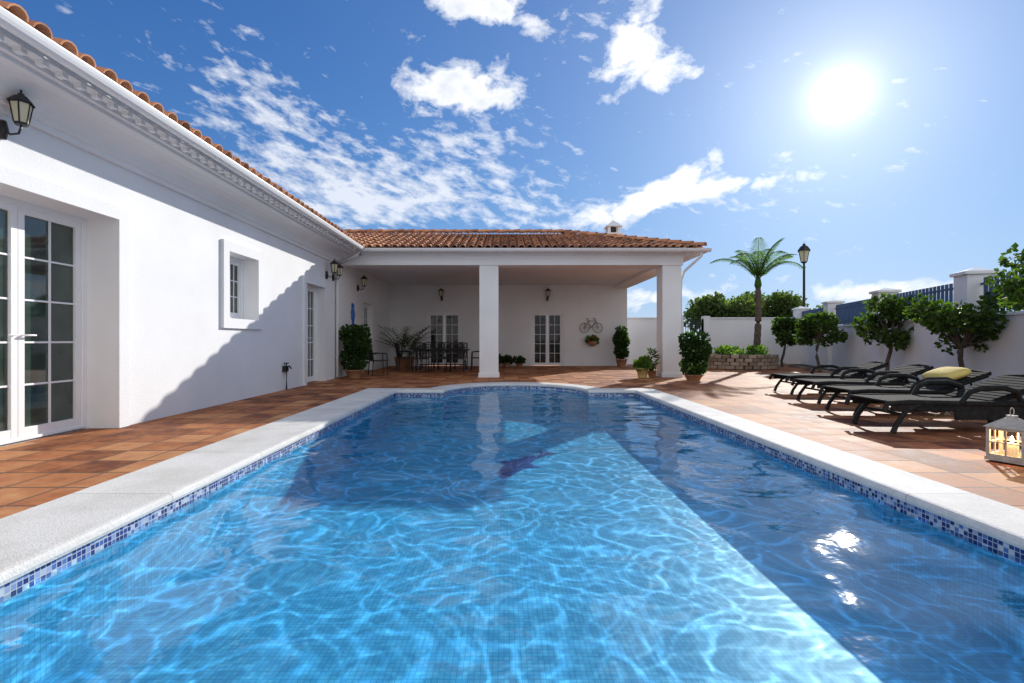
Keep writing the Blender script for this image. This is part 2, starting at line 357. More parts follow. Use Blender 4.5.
# cornice: one continuous cove moulding + fascia
mb=MB()
prof=[(0,3.16),(.05,3.16),(.05,3.22),(.08,3.235),(.10,3.30),(.15,3.355),(.23,3.40),(.33,3.43),(.44,3.44),(.44,3.475),(.50,3.48),(.50,3.52),(.62,3.52),(.62,3.58),(0,3.58)]
vs=[(WX+a,-5,z) for a,z in prof]+[(WX+a,14.15,z) for a,z in prof]; n=len(prof)
mb.add(vs,[(i,(i+1)%n,n+(i+1)%n,n+i) for i in range(n)],M_stucco)
for (a,z0,z1) in [(.05,3.46,3.5),(.2,3.5,3.55)]:
    mb.box(WX+.62,5.09+a,14.2-a,14.8,z0,z1,M_white); mb.box(4.8,5.09+a,14.8,20.9,z0,z1,M_white)
y=-4.8
while y<13.8:
    mb.box(WX+.54,WX+.61,y,y+.06,3.475,3.52,M_white); y+=.2
mb.obj('cornice',villa)
EZ=3.60; P=.325; EX=-3.98; EY=13.95; ER=5.6; EB=21.05
sl=math.sqrt(1+P*P)
ridgeY=(EY+EB)/2; ridZ=EZ+P*(ridgeY-EY); rx=ER-(ridgeY-EY)
mb=MB()
wr=-9.0; wz=EZ+P*(EX-wr)
mb.add([(EX,-5.3,EZ),(EX,21.3,EZ),(wr,21.3,wz),(wr,-5.3,wz),(-14,-5.3,EZ),(-14,21.3,EZ)],[(0,1,2,3),(3,2,5,4),(0,3,4),(1,5,2)],M_roofbase)
mb.add([(-8,EY,EZ),(ER,EY,EZ),(rx,ridgeY,ridZ),(-8,ridgeY,ridZ),(ER,EB,EZ),(-8,EB,EZ)],[(0,1,2,3),(1,4,2),(3,2,4,5)],M_roofbase)
mb.box(EX,ER-.03,EY+.03,EB-.03,3.555,3.592,M_white)
mb.obj('roof_deck',villa)
mb=MB(); rr=random.Random(3)
def tile(o,up,ac,nr,L_,r0,r1,mat=M_roof,seg=6,th=.016):
    vs=[];
    for (t,r,h) in [(0,r0,.03),(L_,r1,.0)]:
        for k in range(seg+1):
            a=math.pi*k/seg; vs.append(o+up*t+ac*(r*math.cos(a))+nr*(r*.85*math.sin(a)+h))
    for (t,r,h) in [(0,r0-th,.03)]:
        for k in range(seg+1):
            a=math.pi*k/seg; vs.append(o+up*t+ac*(r*math.cos(a))+nr*(r*.85*math.sin(a)+h))
    for k in range(seg+1):
        a=math.pi*k/seg; vs.append(o+up*.12+ac*((r0-th)*math.cos(a))+nr*((r0-th)*.85*math.sin(a)+.02))
    n=seg+1; fs=[]
    for k in range(seg):
        fs.append((k,k+1,n+k+1,n+k)); fs.append((k,2*n+k,2*n+k+1,k+1)); fs.append((2*n+k,3*n+k,3*n+k+1,2*n+k+1))
    mb.add(vs,fs,mat,False)
SP=.235; RL=.36
def slope(origin,up,ac,nr,ncol,nrow,ok):
    for c in range(ncol):
        for r in range(nrow):
            o=origin+ac*(c*SP)+up*(r*RL-.05)
            cpt=o+up*(RL*.5)
            if not ok(cpt): continue
            o=o+ac*rr.uniform(-.008,.008)+nr*rr.uniform(0,.008)+up*rr.uniform(-.012,.012)
            tile(o,up,ac,nr,RL+.05,.092,.076)
up=Vector((0,1,P))/sl; ac=Vector((1,0,0)); nr=Vector((0,-P,1))/sl
slope(Vector((-7.5,EY,EZ+.01)),up,ac,nr,int(13.1/SP)+1,11,lambda p: p.x<ER-(p.y-EY)+.02 and (p.y-EY)>(EX-p.x)-.1 and p.y<ridgeY)
up=Vector((-1,0,P))/sl; ac=Vector((0,1,0)); nr=Vector((P,0,1))/sl
slope(Vector((ER,EY+.1,EZ+.01)),up,ac,nr,29,11,lambda p: (ER-p.x)<(p.y-EY) and (ER-p.x)<(EB-p.y))
slope(Vector((EX+.05,-5.2,EZ+.012)),up,ac,nr,int(19/SP)+1,5,lambda p: (EX-p.x)>(p.y-EY)-.1)
def ridge_line(a,b_):
    d=(b_-a); L_=d.length; d.normalize(); acx=d.cross(Vector((0,0,1))).normalized(); nn=acx.cross(d)
    t=0
    while t<L_:
        tile(a+d*t+nn*.03,d,acx,nn,.42,.115,.10); t+=.37
ridge_line(Vector((ER,EY,EZ+.03)),Vector((rx,ridgeY,ridZ+.03)))
ridge_line(Vector((rx,ridgeY,ridZ+.03)),Vector((-8,ridgeY,ridZ+.03)))
ridge_line(Vector((ER,EB,EZ+.03)),Vector((rx,ridgeY,ridZ+.03)))
mb.obj('roof_tiles',villa)
mb=MB(); cx,cy=4.05,18.6
mb.box(cx-.24,cx+.24,cy-.24,cy+.24,3.9,4.93,M_stucco); mb.box(cx-.29,cx+.29,cy-.29,cy+.29,4.93,4.99,M_stucco)
for sx in (-1,1):
    for sy in (-1,1): mb.box(cx+sx*.18-.05,cx+sx*.18+.05,cy+sy*.18-.05,cy+sy*.18+.05,4.99,5.23,M_stucco)
mb.box(cx-.1,cx+.1,cy-.1,cy+.1,4.99,5.23,M_black)
mb.add([(cx-.3,cy-.3,5.23),(cx+.3,cy-.3,5.23),(cx+.3,cy+.3,5.23),(cx-.3,cy+.3,5.23),(cx,cy,5.51)],[(3,2,1,0),(0,1,4),(1,2,4),(2,3,4),(3,0,4)],M_stucco)
mb.obj('chimney',villa)
def gutter(mb,a,b_,out):
    a=Vector(a); b_=Vector(b_); out=Vector(out); pr=[]
    for k in range(9):
        t=math.pi*(k/8); pr.append((-.065*math.cos(t)+.0,-.075*math.sin(t)))
    pr=[(-.065,.01)]+pr+[(.065,.012),(.078,.012),(.078,0)]+[(.072*math.cos(math.pi*k/8),-.083*math.sin(math.pi*k/8)) for k in range(1,8)]+[(-.072,0),(-.072,.01)]
    vs=[]; 
    for e in (a,b_):
        for u,w in pr: vs.append(e+out*u+Vector((0,0,w)))
    n=len(pr); mb.add(vs,[(i,(i+1)%n,n+(i+1)%n,n+i) for i in range(n)],M_white,False)
mb=MB()
gutter(mb,(EX+.07,-5.3,EZ-.02),(EX+.07,EY-.05,EZ-.02),(1,0,0))
gutter(mb,(EX+.0,EY-.07,EZ-.02),(ER+.14,EY-.07,EZ-.02),(0,-1,0))
gutter(mb,(ER+.07,EY-.1,EZ-.02),(ER+.07,EB,EZ-.02),(1,0,0))
mb.tube([(ER-.1,EY-.06,EZ-.1),(ER-.12,EY-.05,EZ-.22),(5.14,14.3,3.0),(5.12,14.45,2.8),(5.12,14.5,2.5)],.04,M_white)
mb.tube([(5.12,14.5,2.5),(5.12,14.5,.05)],.04,M_white)
mb.tube([(EX,EY-.1,EZ-.1),(EX-.1,EY-.1,EZ-.2),(WX+.1,EY-.15,3.15),(WX+.07,EY-.15,2.95),(WX+.07,EY-.15,.02)],.04,M_white)
mb.obj('gutters',villa)
def panes(mb,fx,u0,u1,z0,z1,cols,rows,fr=.07,mun=.02,solid=0.0,gm=None):
    gm=gm or M_glass
    fx(u0,u0+fr,z0,z1,0,.05,M_white); fx(u1-fr,u1,z0,z1,0,.05,M_white)
    fx(u0+fr,u1-fr,z0,z0+fr*1.4,0,.048,M_white); fx(u0+fr,u1-fr,z1-fr,z1,0,.048,M_white)
    gz0=z0+fr*1.4
    fx(u0+fr,u1-fr,gz0,z1-fr,.004,.016,gm)
    for c in range(1,cols):
        u=u0+fr+(u1-u0-2*fr)*c/cols; fx(u-mun/2,u+mun/2,gz0,z1-fr,.017,.034,M_white)
    for r in range(1,rows):
        z=gz0+(z1-fr-gz0)*r/rows; fx(u0+fr,u1-fr,z-mun/2,z+mun/2,.017,.032,M_white)
def doorY(name,xp,y0,y1,z0,z1,leaves=2,cols=2,rows=5,solid=0):
    mb=MB()
    def fx(u0,u1,z0_,z1_,d0,d1,m_): mb.box(xp+d0,xp+d1,u0,u1,z0_,z1_,m_)
    f=.06
    fx(y0,y0+f,z0,z1,-.02,.07,M_white); fx(y1-f,y1,z0,z1,-.02,.07,M_white); fx(y0+f,y1-f,z1-f,z1,-.02,.069,M_white)
    fx(y0+f,y1-f,z0,z0+.03,-.02,.069,M_white)
    w=(y1-y0-2*f)/leaves
    for i in range(leaves): panes(mb,fx,y0+f+i*w+.003,y0+f+(i+1)*w-.003,z0+.03,z1-f,cols,rows,solid=solid)
    for s_ in (-1,1):
        if leaves==2 and z0<.5: ym=(y0+y1)/2; mb.tube([(xp+.05,ym+s_*.05,1.1),(xp+.1,ym+s_*.05,1.1),(xp+.1,ym+s_*.15,1.1)],.011,M_white,n=6)
    return mb.obj(name,villa,bevel=.004)
doorY('french_door',WX-.42,4.35,6.02,0,2.5,rows=5)
doorY('casement_window',WX-.30,8.42,9.42,1.42,2.55,rows=3)
doorY('french_door.001',WX-.25,11.75,12.95,0,2.4,rows=5)
doorY('french_door.002',WX-.2,16.6,17.8,0,2.3,rows=5)
def doorX(name,yp,x0,x1,z0,z1):
    mb=MB()
    def fx(u0,u1,z0_,z1_,d0,d1,m_): mb.box(u0,u1,yp-d1,yp-d0,z0_,z1_,m_)
    f=.07
    fx(x0,x0+f,z0,z1,-.02,.08,M_white); fx(x1-f,x1,z0,z1,-.02,.08,M_white); fx(x0+f,x1-f,z1-f,z1,-.02,.079,M_white)
    w=(x1-x0-2*f)/2
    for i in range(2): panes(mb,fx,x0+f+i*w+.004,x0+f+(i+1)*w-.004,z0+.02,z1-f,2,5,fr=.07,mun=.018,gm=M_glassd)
    return mb.obj(name,villa)
doorX('french_door.003',20.6,-3.15,-1.75,0,2.2); doorX('french_door.004',20.6,1.12,2.45,0,2.2)
mb=MB(); mb.tube([(WX+.06,10.6,0),(WX+.06,10.6,.45),(WX+.12,10.6,.5),(WX+.16,10.6,.44)],.018,M_black); mb.box(WX,WX+.07,10.52,10.68,.38,.5,M_black)
mb.lathe((WX+.06,10.6,.55),[(.0,0),(.05,0),(.05,.02),(0,.02)],M_black,n=8); mb.tube([(WX+.06,10.6,.45),(WX+.06,10.6,.57)],.012,M_black)
mb.obj('garden_tap')

# ------------------------------------------------------------ lamps
def wall_lantern(loc,dirv,s=1.0):
    mb=MB(); d=Vector(dirv)
    def P_(o,z): return Vector((0,0,0))+d*o*s+Vector((0,0,z*s))
    mb.lathe((0,0,0),[(.0,-.1*s),(.03*s,-.1*s),(.05*s,0),(.03*s,.1*s),(.0,.1*s)],M_black,n=8)
    mb.tube([P_(.02,0),P_(.08,-.05),P_(.17,-.04),P_(.2,.03),P_(.2,.06)],.012*s,M_black,n=6)
    c=P_(.2,0)
    mb.lathe((c.x,c.y,0),[(.0,.05*s),(.06*s,.05*s),(.065*s,.075*s)],M_black,n=6,smooth=False)
    mb.lathe((c.x,c.y,0),[(.06*s,.076*s),(.095*s,.28*s)],M_lampglass,n=6,smooth=False)
    for k in range(6):
        t=k*math.pi/3; mb.tube([(c.x+.062*s*math.cos(t),c.y+.062*s*math.sin(t),.07*s),(c.x+.098*s*math.cos(t),c.y+.098*s*math.sin(t),.285*s)],.007*s,M_black,n=4)
    mb.lathe((c.x,c.y,0),[(.115*s,.28*s),(.12*s,.295*s),(.06*s,.36*s),(.03*s,.375*s),(.03*s,.39*s),(.01*s,.40*s),(.012*s,.43*s),(.0,.44*s)],M_black,n=6,smooth=False)
    return mb.obj('wall_lantern',loc=loc)
wall_lantern((WX+.02,4.64,3.0),(1,0,0),.85)
wall_lantern((WX+.02,13.1,2.75),(1,0,0)); wall_lantern((WX+.02,13.6,2.75),(1,0,0),.9)
wall_lantern((-2.55,20.46,2.75),(0,-1,0)); wall_lantern((1.78,20.46,2.75),(0,-1,0)); wall_lantern((WX+.02,15.9,2.7),(1,0,0))
mb=MB()
mb.lathe((0,0,0),[(.22,0),(.22,.15),(.14,.3),(.1,.9),(.07,1.0),(.055,4.6),(.08,4.65),(.05,4.75),(.05,4.9)],M_black,n=12)
mb.lathe((0,0,4.9),[(.12,0),(.16,.06)],M_black,n=6,smooth=False)
mb.lathe((0,0,4.9),[(.15,.062),(.27,.62)],M_lampglass,n=6,smooth=False)
for k in range(6):
    t=k*math.pi/3; mb.tube([(.155*math.cos(t),.155*math.sin(t),4.95),(.275*math.cos(t),.275*math.sin(t),5.53)],.015,M_black,n=4)
mb.lathe((0,0,5.52),[(.33,0),(.33,.03),(.2,.22),(.08,.3),(.08,.36),(.02,.4),(0,.52)],M_black,n=6,smooth=False)
mb.obj('street_lamp',loc=(15.6,26,.15))

# ------------------------------------------------------------ boundary walls
mb=MB()
wallX(mb,5.05,13.0,21.9,22.15,-.05,1.98,[(7.85,8.75,-.02,2.0)],M_stucco)
mb.box(5.05,7.75,21.86,22.19,1.98,2.04,M_stucco); mb.box(8.85,13.0,21.86,22.19,1.9801,2.04,M_stucco)
for x in (7.72,8.88): mb.box(x-.13,x+.13,21.84,22.21,-.05,2.1,M_stucco)
mb.obj('garden_wall',bevel=.01)
mb=MB()
for i in range(9): x=7.9+i*.1; mb.box(x-.012,x+.012,22.0,22.024,.05,1.9+.08*math.sin(i/8*math.pi),M_black)
for z in (.15,1.0,1.75): mb.box(7.86,8.74,21.99,22.034,z,z+.04,M_black)
mb.obj('iron_gate')
def bw(Y): return 6.7+.29*Y
th=math.atan(.29)
fw=empty('boundary_wall')
mb=MB(); cosv=math.cos(th)
pil=[2.4,6.3,10.3,14.2,18.2,22.1]
rot=Matrix.Rotation(-th,4,'Z')
for i,Y0 in enumerate(pil):
    M_=Matrix.Translation((bw(Y0),Y0,0))@rot
    mb.box(-.24,.24,-.24,.24,-.05,2.38,M_stucco,M_); mb.box(-.29,.29,-.29,.29,2.38,2.45,M_stucco,M_); 
    vs=[M_@Vector(p) for p in [(-.27,-.27,2.45),(.27,-.27,2.45),(.27,.27,2.45),(-.27,.27,2.45),(0,0,2.54)]]
    mb.add(vs,[(0,1,4),(1,2,4),(2,3,4),(3,0,4)],M_stucco)
    if i<len(pil)-1:
        Ln=(pil[i+1]-Y0)/cosv
        mb.box(-.12,.12,.24,Ln-.24,-.05,1.5,M_stucco,M_); mb.box(-.16,.16,.24,Ln-.24,1.5,1.56,M_stucco,M_)
mb.box(-.12,.12,-8,-.24,-.05,1.55,M_stucco,Matrix.Translation((bw(2.4),2.4,0))@rot)
mb.obj('wall_body',fw,bevel=.01)
mb=MB()
for i,Y0 in enumerate(pil[:-1]):
    M_=Matrix.Translation((bw(Y0),Y0,0))@rot; Ln=(pil[i+1]-Y0)/cosv
    for z in (1.66,2.16): mb.box(-.02,.02,.24,Ln-.24,z,z+.04,M_panel,M_)
    u=.28
    while u<Ln-.3:
        mb.box(-.012,.012,u,u+.10,1.6,2.3,M_panel,M_); u+=.165
mb.obj('fence_panels',fw)

# ------------------------------------------------------------ vegetation
def leaves(mb,rng_,blobs,n,size,mat,narrow=.45):
    tot=sum(b[3]*b[4]*b[5] for b in blobs)
    for (x,y,z,rx_,ry,rz) in blobs:
        cnt=int(n*rx_*ry*rz/tot)
        for _ in range(cnt):
            while True:
                p=Vector((rng_.uniform(-1,1),rng_.uniform(-1,1),rng_.uniform(-1,1)))
                if p.length<=1 and (p.length>.45 or rng_.random()<.35): break
            c=Vector((x+p.x*rx_,y+p.y*ry,z+p.z*rz))
            d=(Vector((p.x,p.y,p.z*.6))+Vector((rng_.gauss(0,.6),rng_.gauss(0,.6),rng_.gauss(0,.5)))).normalized()
            s_=size*rng_.uniform(.6,1.3)
            side=d.cross(Vector((rng_.gauss(0,1),rng_.gauss(0,1),rng_.gauss(0,1)))).normalized()*s_*narrow
            nn=d.cross(side).normalized()*s_*.15
            mb.add([c,c+d*s_*.5+side+nn,c+d*s_,c+d*s_*.5-side+nn],[(0,1,2,3)],mat)
def tree(name,loc,h,crx,crz,seed,nleaf=3000,size=.11,mat=M_leaf,trunk=.05,nb=13):
    r=random.Random(seed); mb=MB(); blobs=[]
    base=h-crz*.85
    pts=[(0,0,-.05)]
    x=y=0
    for i in range(1,5): x+=r.gauss(0,.04);y+=r.gauss(0,.04); pts.append((x,y,base*i/4))
    mb.tube(pts,[trunk*1.3,trunk,trunk*.9,trunk*.85,trunk*.8],M_bark)
    for i in range(nb):
        a=2*math.pi*i*.382+r.uniform(-.3,.3); v=r.uniform(-.85,.85); rad=crx*math.sqrt(max(0,1-v*v))*r.uniform(.35,.9)
        e=Vector((x+rad*math.cos(a),y+rad*math.sin(a),h+crz*v))
        s_=Vector((x,y,base)); mid=(s_+e)/2+Vector((r.gauss(0,.05),r.gauss(0,.05),.05))
        mb.tube([s_,mid,e],[trunk*.6,trunk*.35,trunk*.12],M_bark,n=5)
        q=crx*r.uniform(.18,.36); blobs.append((e.x,e.y,e.z,q,q,q*.9))
    leaves(mb,r,blobs,nleaf,size,mat)
    return mb.obj(name,loc=loc)
tree('citrus_tree',(9.05,9.9,0),1.42,.82,.62,1,2300,.10,nb=20)
tree('citrus_tree',(9.85,13.0,0),1.5,.76,.55,2,2000,.11,nb=18)
tree('citrus_tree',(10.35,16.4,0),1.42,.75,.5,3,1800,.12,nb=16)
tree('citrus_tree',(8.3,7.6,0),1.95,.72,.55,4,1400,.10,nb=14)
tree('citrus_tree',(10.9,19.6,0),1.35,.6,.45,5,1500,.13)
tree('background_tree',(13.6,31,0),2.7,2.2,.95,6,8000,.19,M_leafo,.2,48)
tree('background_tree',(16.8,32,0),2.7,2.3,1.0,7,8000,.19,M_leafo,.2,48)
tree('background_tree',(22,36,0),2.0,3.5,.9,8,5000,.25,M_leafo,.2,24)
def palm(name,loc,h,seed):
    r=random.Random(seed); mb=MB(); pts=[];rad=[]
    for i in range(22):
        t=i/21; pts.append((.12*math.sin(t*2),.05*t,h*t)); rad.append(.13-.04*t+(.012 if i%2 else 0))
    mb.tube(pts,rad,M_bark,n=10,smooth=False)
    top=Vector(pts[-1])
    mb.lathe((top.x,top.y,top.z-.1),[(.09,0),(.14,.12),(.1,.35),(.03,.5)],M_palm,n=8)
    for i in range(14):
        a=2*math.pi*i*.382+r.uniform(-.25,.25); el=R(r.uniform(52,86)) ; Lf=r.uniform(1.6,2.1)
        d=Vector((math.cos(a)*math.cos(el),math.sin(a)*math.cos(el),math.sin(el)))
        p=top+Vector((0,0,.2)); sp=[p.copy()]; n=18; bend=r.uniform(.07,.13)
        for k in range(n):
            d=(d+Vector((0,0,-bend*(.35+1.3*k/n)))).normalized(); p=p+d*Lf/n; sp.append(p.copy())
        mb.tube(sp,[.02*(1-.8*k/n) for k in range(n+1)],M_palm,n=4)
        for k in range(3,n+1):
            dd=(sp[k]-sp[k-1]).normalized(); sd=dd.cross(Vector((0,0,1))).normalized(); u_=sd.cross(dd)
            ll=.38*math.sin(math.pi*min(1,(k+.5)/(n+2.5)))+.06
            for sg in (-1,1):
                for off in (0,.5):
                    b0=sp[k-1].lerp(sp[k],off)
                    tip=b0+(sd*sg*.8+dd*.75+Vector((0,0,-.35))).normalized()*ll*r.uniform(.85,1.1)
                    w=dd*.013
                    mb.add([b0-w,b0+w,(b0+tip)/2+w+u_*.02,tip,(b0+tip)/2-w+u_*.02],[(0,1,2,3,4)],M_palm)
    return mb.obj(name,loc=loc)
palm('palm_tree',(9.72,19.3,.3),2.85,12)
mb=MB(); r=random.Random(5)
cx,cy,ax,ay=8.75,18.9,1.35,1.25
for lay in range(4):
    nst=30
    for i in range(nst):
        t=2*math.pi*(i+.5*(lay%2))/nst
        c=Vector((cx+ax*math.cos(t),cy+ay*math.sin(t),.07+lay*.13)); s_=r.uniform(.85,1.1)
        M_=Matrix.Translation(c)@Matrix.Rotation(t+r.uniform(-.1,.1),4,'Z')
        mb.box(-.1*s_,.1*s_,-.135*s_,.135*s_,-.065,.06,M_stone,M_)
mb.lathe((cx,cy,.0),[(1.2,0),(1.2,.45),(.6,.52),(0,.55)],M_soil,n=20)
pl=mb.obj('stone_planter',bevel=.02)
mb=MB(); leaves(mb,r,[(cx-.6,cy-.5,.62,.35,.3,.16),(cx+.2,cy-.7,.62,.45,.3,.15),(cx+.75,cy-.2,.65,.3,.35,.2),(cx-.2,cy+.2,.65,.5,.4,.15)],900,.11,M_palm)
mb.obj('flowering_shrubs')
mb=MB()
a0,a1=3.0,21.5
mb.add([(bw(a0)-1.0,a0,.02),(bw(a0)-.1,a0,.02),(bw(a1)-.1,a1,.02),(bw(a1)-1.0,a1,.02)],[(0,1,2,3)],M_soil)
for k in range(46):
    Y0=a0+k*.4; M_=Matrix.Translation((bw(Y0)-1.02,Y0,0))@rot; mb.box(-.05,.05,.005,.40,-.02,.07,M_stone,M_)
mb.obj('planting_bed')
def potted(name,loc,ph,pr,blobs,n,size,lm=M_leafd,pm=M_pot,seed=1,nar=.45,fl=None):
    r=random.Random(seed); mb=MB()
    mb.lathe((0,0,0),[(pr*.7,0),(pr*.95,ph*.85),(pr*1.08,ph*.86),(pr*1.08,ph),(pr*.92,ph),(pr*.9,ph*.9)],pm,n=18)
    for k in range(5): mb.tube([(0,0,ph*.8),(r.gauss(0,.06),r.gauss(0,.06),ph+blobs[0][2]*.4)],.012,M_bark,n=5)
    leaves(mb,r,[(b[0],b[1],b[2]+ph,b[3],b[4],b[5]) for b in blobs],n,size,lm,nar)
    if fl: leaves(mb,r,[(b[0],b[1],b[2]+ph,b[3],b[4],b[5]) for b in blobs],fl,size*.6,M_red,.6)
    return mb.obj(name,loc=loc)
potted('potted_shrub',(-4.2,14.0,0),.22,.24,[(0,0,.3,.34,.34,.35),(.1,0,.7,.36,.36,.35),(-.08,0,1.0,.3,.3,.24),(.2,.1,1.05,.2,.2,.2)],2600,.09,seed=2)
potted('potted_shrub',(5.0,13.2,0),.14,.24,[(0,0,.25,.32,.32,.32),(.06,0,.65,.36,.36,.3),(-.12,0,.9,.24,.24,.22),(.2,0,.92,.2,.2,.2)],2400,.085,seed=3)
potted('potted_shrub',(4.65,19.8,0),.3,.22,[(0,0,.3,.25,.25,.3),(0,0,.75,.28,.28,.35),(0,0,1.1,.2,.2,.2)],1500,.1,seed=4)
potted('potted_plant',(3.85,13.9,0),.28,.17,[(0,0,.1,.2,.2,.14),(.05,0,.2,.12,.12,.1)],300,.12,M_palm,M_potw,5)
potted('potted_plant',(4.2,14.2,0),.18,.13,[(0,0,.3,.08,.08,.3)],120,.2,M_leaf,M_pot,6,.12)
potted('potted_plant',(.1,19.6,0),.16,.16,[(0,0,.12,.25,.2,.12)],300,.1,M_leafd,M_pot,7,fl=20)
potted('potted_plant',(.6,19.7,0),.14,.15,[(0,0,.12,.22,.2,.12)],260,.1,M_leafd,M_pot,8)
potted('potted_plant',(-.2,19.5,0),.14,.13,[(0,0,.15,.2,.2,.15)],260,.1,M_leaf,M_pot,9)
def areca(loc,seed,k_=1.0):
    r=random.Random(seed); mb=MB()
    mb.lathe((0,0,0),[(.17,0),(.23,.35),(.26,.36),(.26,.4),(.22,.4),(.2,.36)],M_pot,n=18)
    for i in range(17):
        a=r.uniform(0,6.28); el=R(r.uniform(50,85)); Lf=r.uniform(1.0,1.5)*k_
        d=Vector((math.cos(a)*math.cos(el),math.sin(a)*math.cos(el),math.sin(el))); p=Vector((0,0,.35)); sp=[p.copy()]
        for k in range(10): d=(d+Vector((math.cos(a)*.05,math.sin(a)*.05,-.09))).normalized(); p=p+d*Lf/10; sp.append(p.copy())
        mb.tube(sp,.008,M_leafd,n=4)
        for k in range(4,11):
            dd=(sp[k]-sp[k-1]).normalized(); sd=dd.cross(Vector((0,0,1))).normalized()
            for sg in (-1,1):
                tip=sp[k]+(sd*sg+dd*.7).normalized()*.26; w=dd*.02
                mb.add([sp[k]-w,sp[k]+w,tip],[(0,1,2)],M_leafd)
    return mb.obj('potted_palm',loc=loc)
areca((-3.9,18.9,0),3,1.15); areca((-3.75,19.7,0),4,1.15)

# ------------------------------------------------------------ dining set
def chair(loc,rz,name='patio_chair'):
    mb=MB()
    for x in (-.22,.22):
        mb.tube([(x,-.22,0),(x,-.21,.44),(x,-.2,.64)],.016,M_black,n=6)
        mb.tube([(x,.24,0),(x,.2,.44),(x,.27,.92)],.016,M_black,n=6)
        mb.tube([(x,-.2,.64),(x,.0,.66),(x,.22,.64)],.019,M_black,n=6)
    mb.box(-.23,.23,-.23,.21,.42,.45,M_black)
    mb.tube([(-.22,.27,.92),(0,.29,.97),(.22,.27,.92)],.016,M_black,n=6)
    for k in range(7): x=-.18+k*.06; mb.tube([(x,.2,.45),(x,.285,.95)],.013,M_black,n=4)
    for z,yy in ((.6,.225),(.78,.25)): mb.tube([(-.22,yy,z),(.22,yy,z)],.012,M_black,n=4)
    return mb.obj(name,loc=loc,rotz=rz)
mb=MB()
mb.box(-.95,.95,-.5,.5,.71,.74,M_black); mb.box(-.88,.88,-.43,.43,.66,.7099,M_black)
for x in (-.82,.82):
    for y in (-.38,.38): mb.tube([(x,y,0),(x*.95,y*.95,.3),(x,y,.66)],.024,M_black,n=8)
mb.tube([(-.8,0,.2),(.8,0,.2)],.015,M_black)
mb.obj('dining_table',loc=(-2.15,17.3,0),bevel=.008)
for x in (-2.75,-2.15,-1.55): chair((x,16.55,0),math.pi+.08*(x+2)); chair((x,18.05,0),0.05)
chair((-3.45,17.3,0),R(90)); chair((-.9,17.3,0),R(-90)); chair((-3.75,14.9,0),R(120))

mb=MB()
def ring(c,r_,t_,m_,n=24):
    mb.tube([(c[0]+r_*math.cos(2*math.pi*k/n),c[1],c[2]+r_*math.sin(2*math.pi*k/n)) for k in range(n+1)],t_,m_,n=5,cap=False)
M_bike=mat('aged_metal',(.34,.33,.3),(.22,.21,.19),rough=.5)
yb=-.04
ring((-.25,yb,0),.2,.014,M_bike); ring((.28,yb,0),.2,.014,M_bike)
for k in range(8):
    for cx_ in (-.25,.28): t=k*math.pi/4; mb.tube([(cx_,yb,0),(cx_+.2*math.cos(t),yb,.2*math.sin(t))],.005,M_bike,n=4)
for a,b_ in [((-.25,0),(-.1,.28)),((-.1,.28),(.22,.28)),((.28,0),(.2,.36)),((-.1,.28),(.02,0)),((.02,0),(.22,.28)),((-.25,0),(.02,0)),((-.1,.28),(-.13,.36)),((-.2,.37),(-.06,.37)),((.2,.36),(.1,.4))]:
    mb.tube([(a[0],yb,a[1]),(b_[0],yb,b_[1])],.013,M_bike,n=5)
mb.obj('bicycle_wall_ornament',loc=(3.55,20.49,1.55))
r=random.Random(8); mb=MB(); mb.lathe((0,-.14,-.15),[(.06,0),(.18,.08),(.2,.2),(.18,.2)],M_pot,n=14); leaves(mb,r,[(0,-.15,.1,.24,.15,.16)],320,.1,M_palm); leaves(mb,r,[(0,-.18,.1,.24,.15,.16)],30,.06,M_red,.6)
mb.obj('wall_flower_pot',loc=(3.6,20.49,.95))
mb=MB(); pts=[(0,-.36),(.07,-.1),(.15,.05),(.12,.2),(.05,.3),(.09,.38),(0,.45),(-.07,.38),(-.05,.28),(-.13,.15),(-.1,-.05),(-.03,-.12)]
mb.add([(.0,x,z) for x,z in pts]+[(.05,x*.8,z*.9) for x,z in pts],[tuple(range(12,24))]+[(i,(i+1)%12,12+(i+1)%12,12+i) for i in range(12)],M_blue)
mb.obj('parrot_wall_ornament',loc=(WX+.01,15.35,1.75))

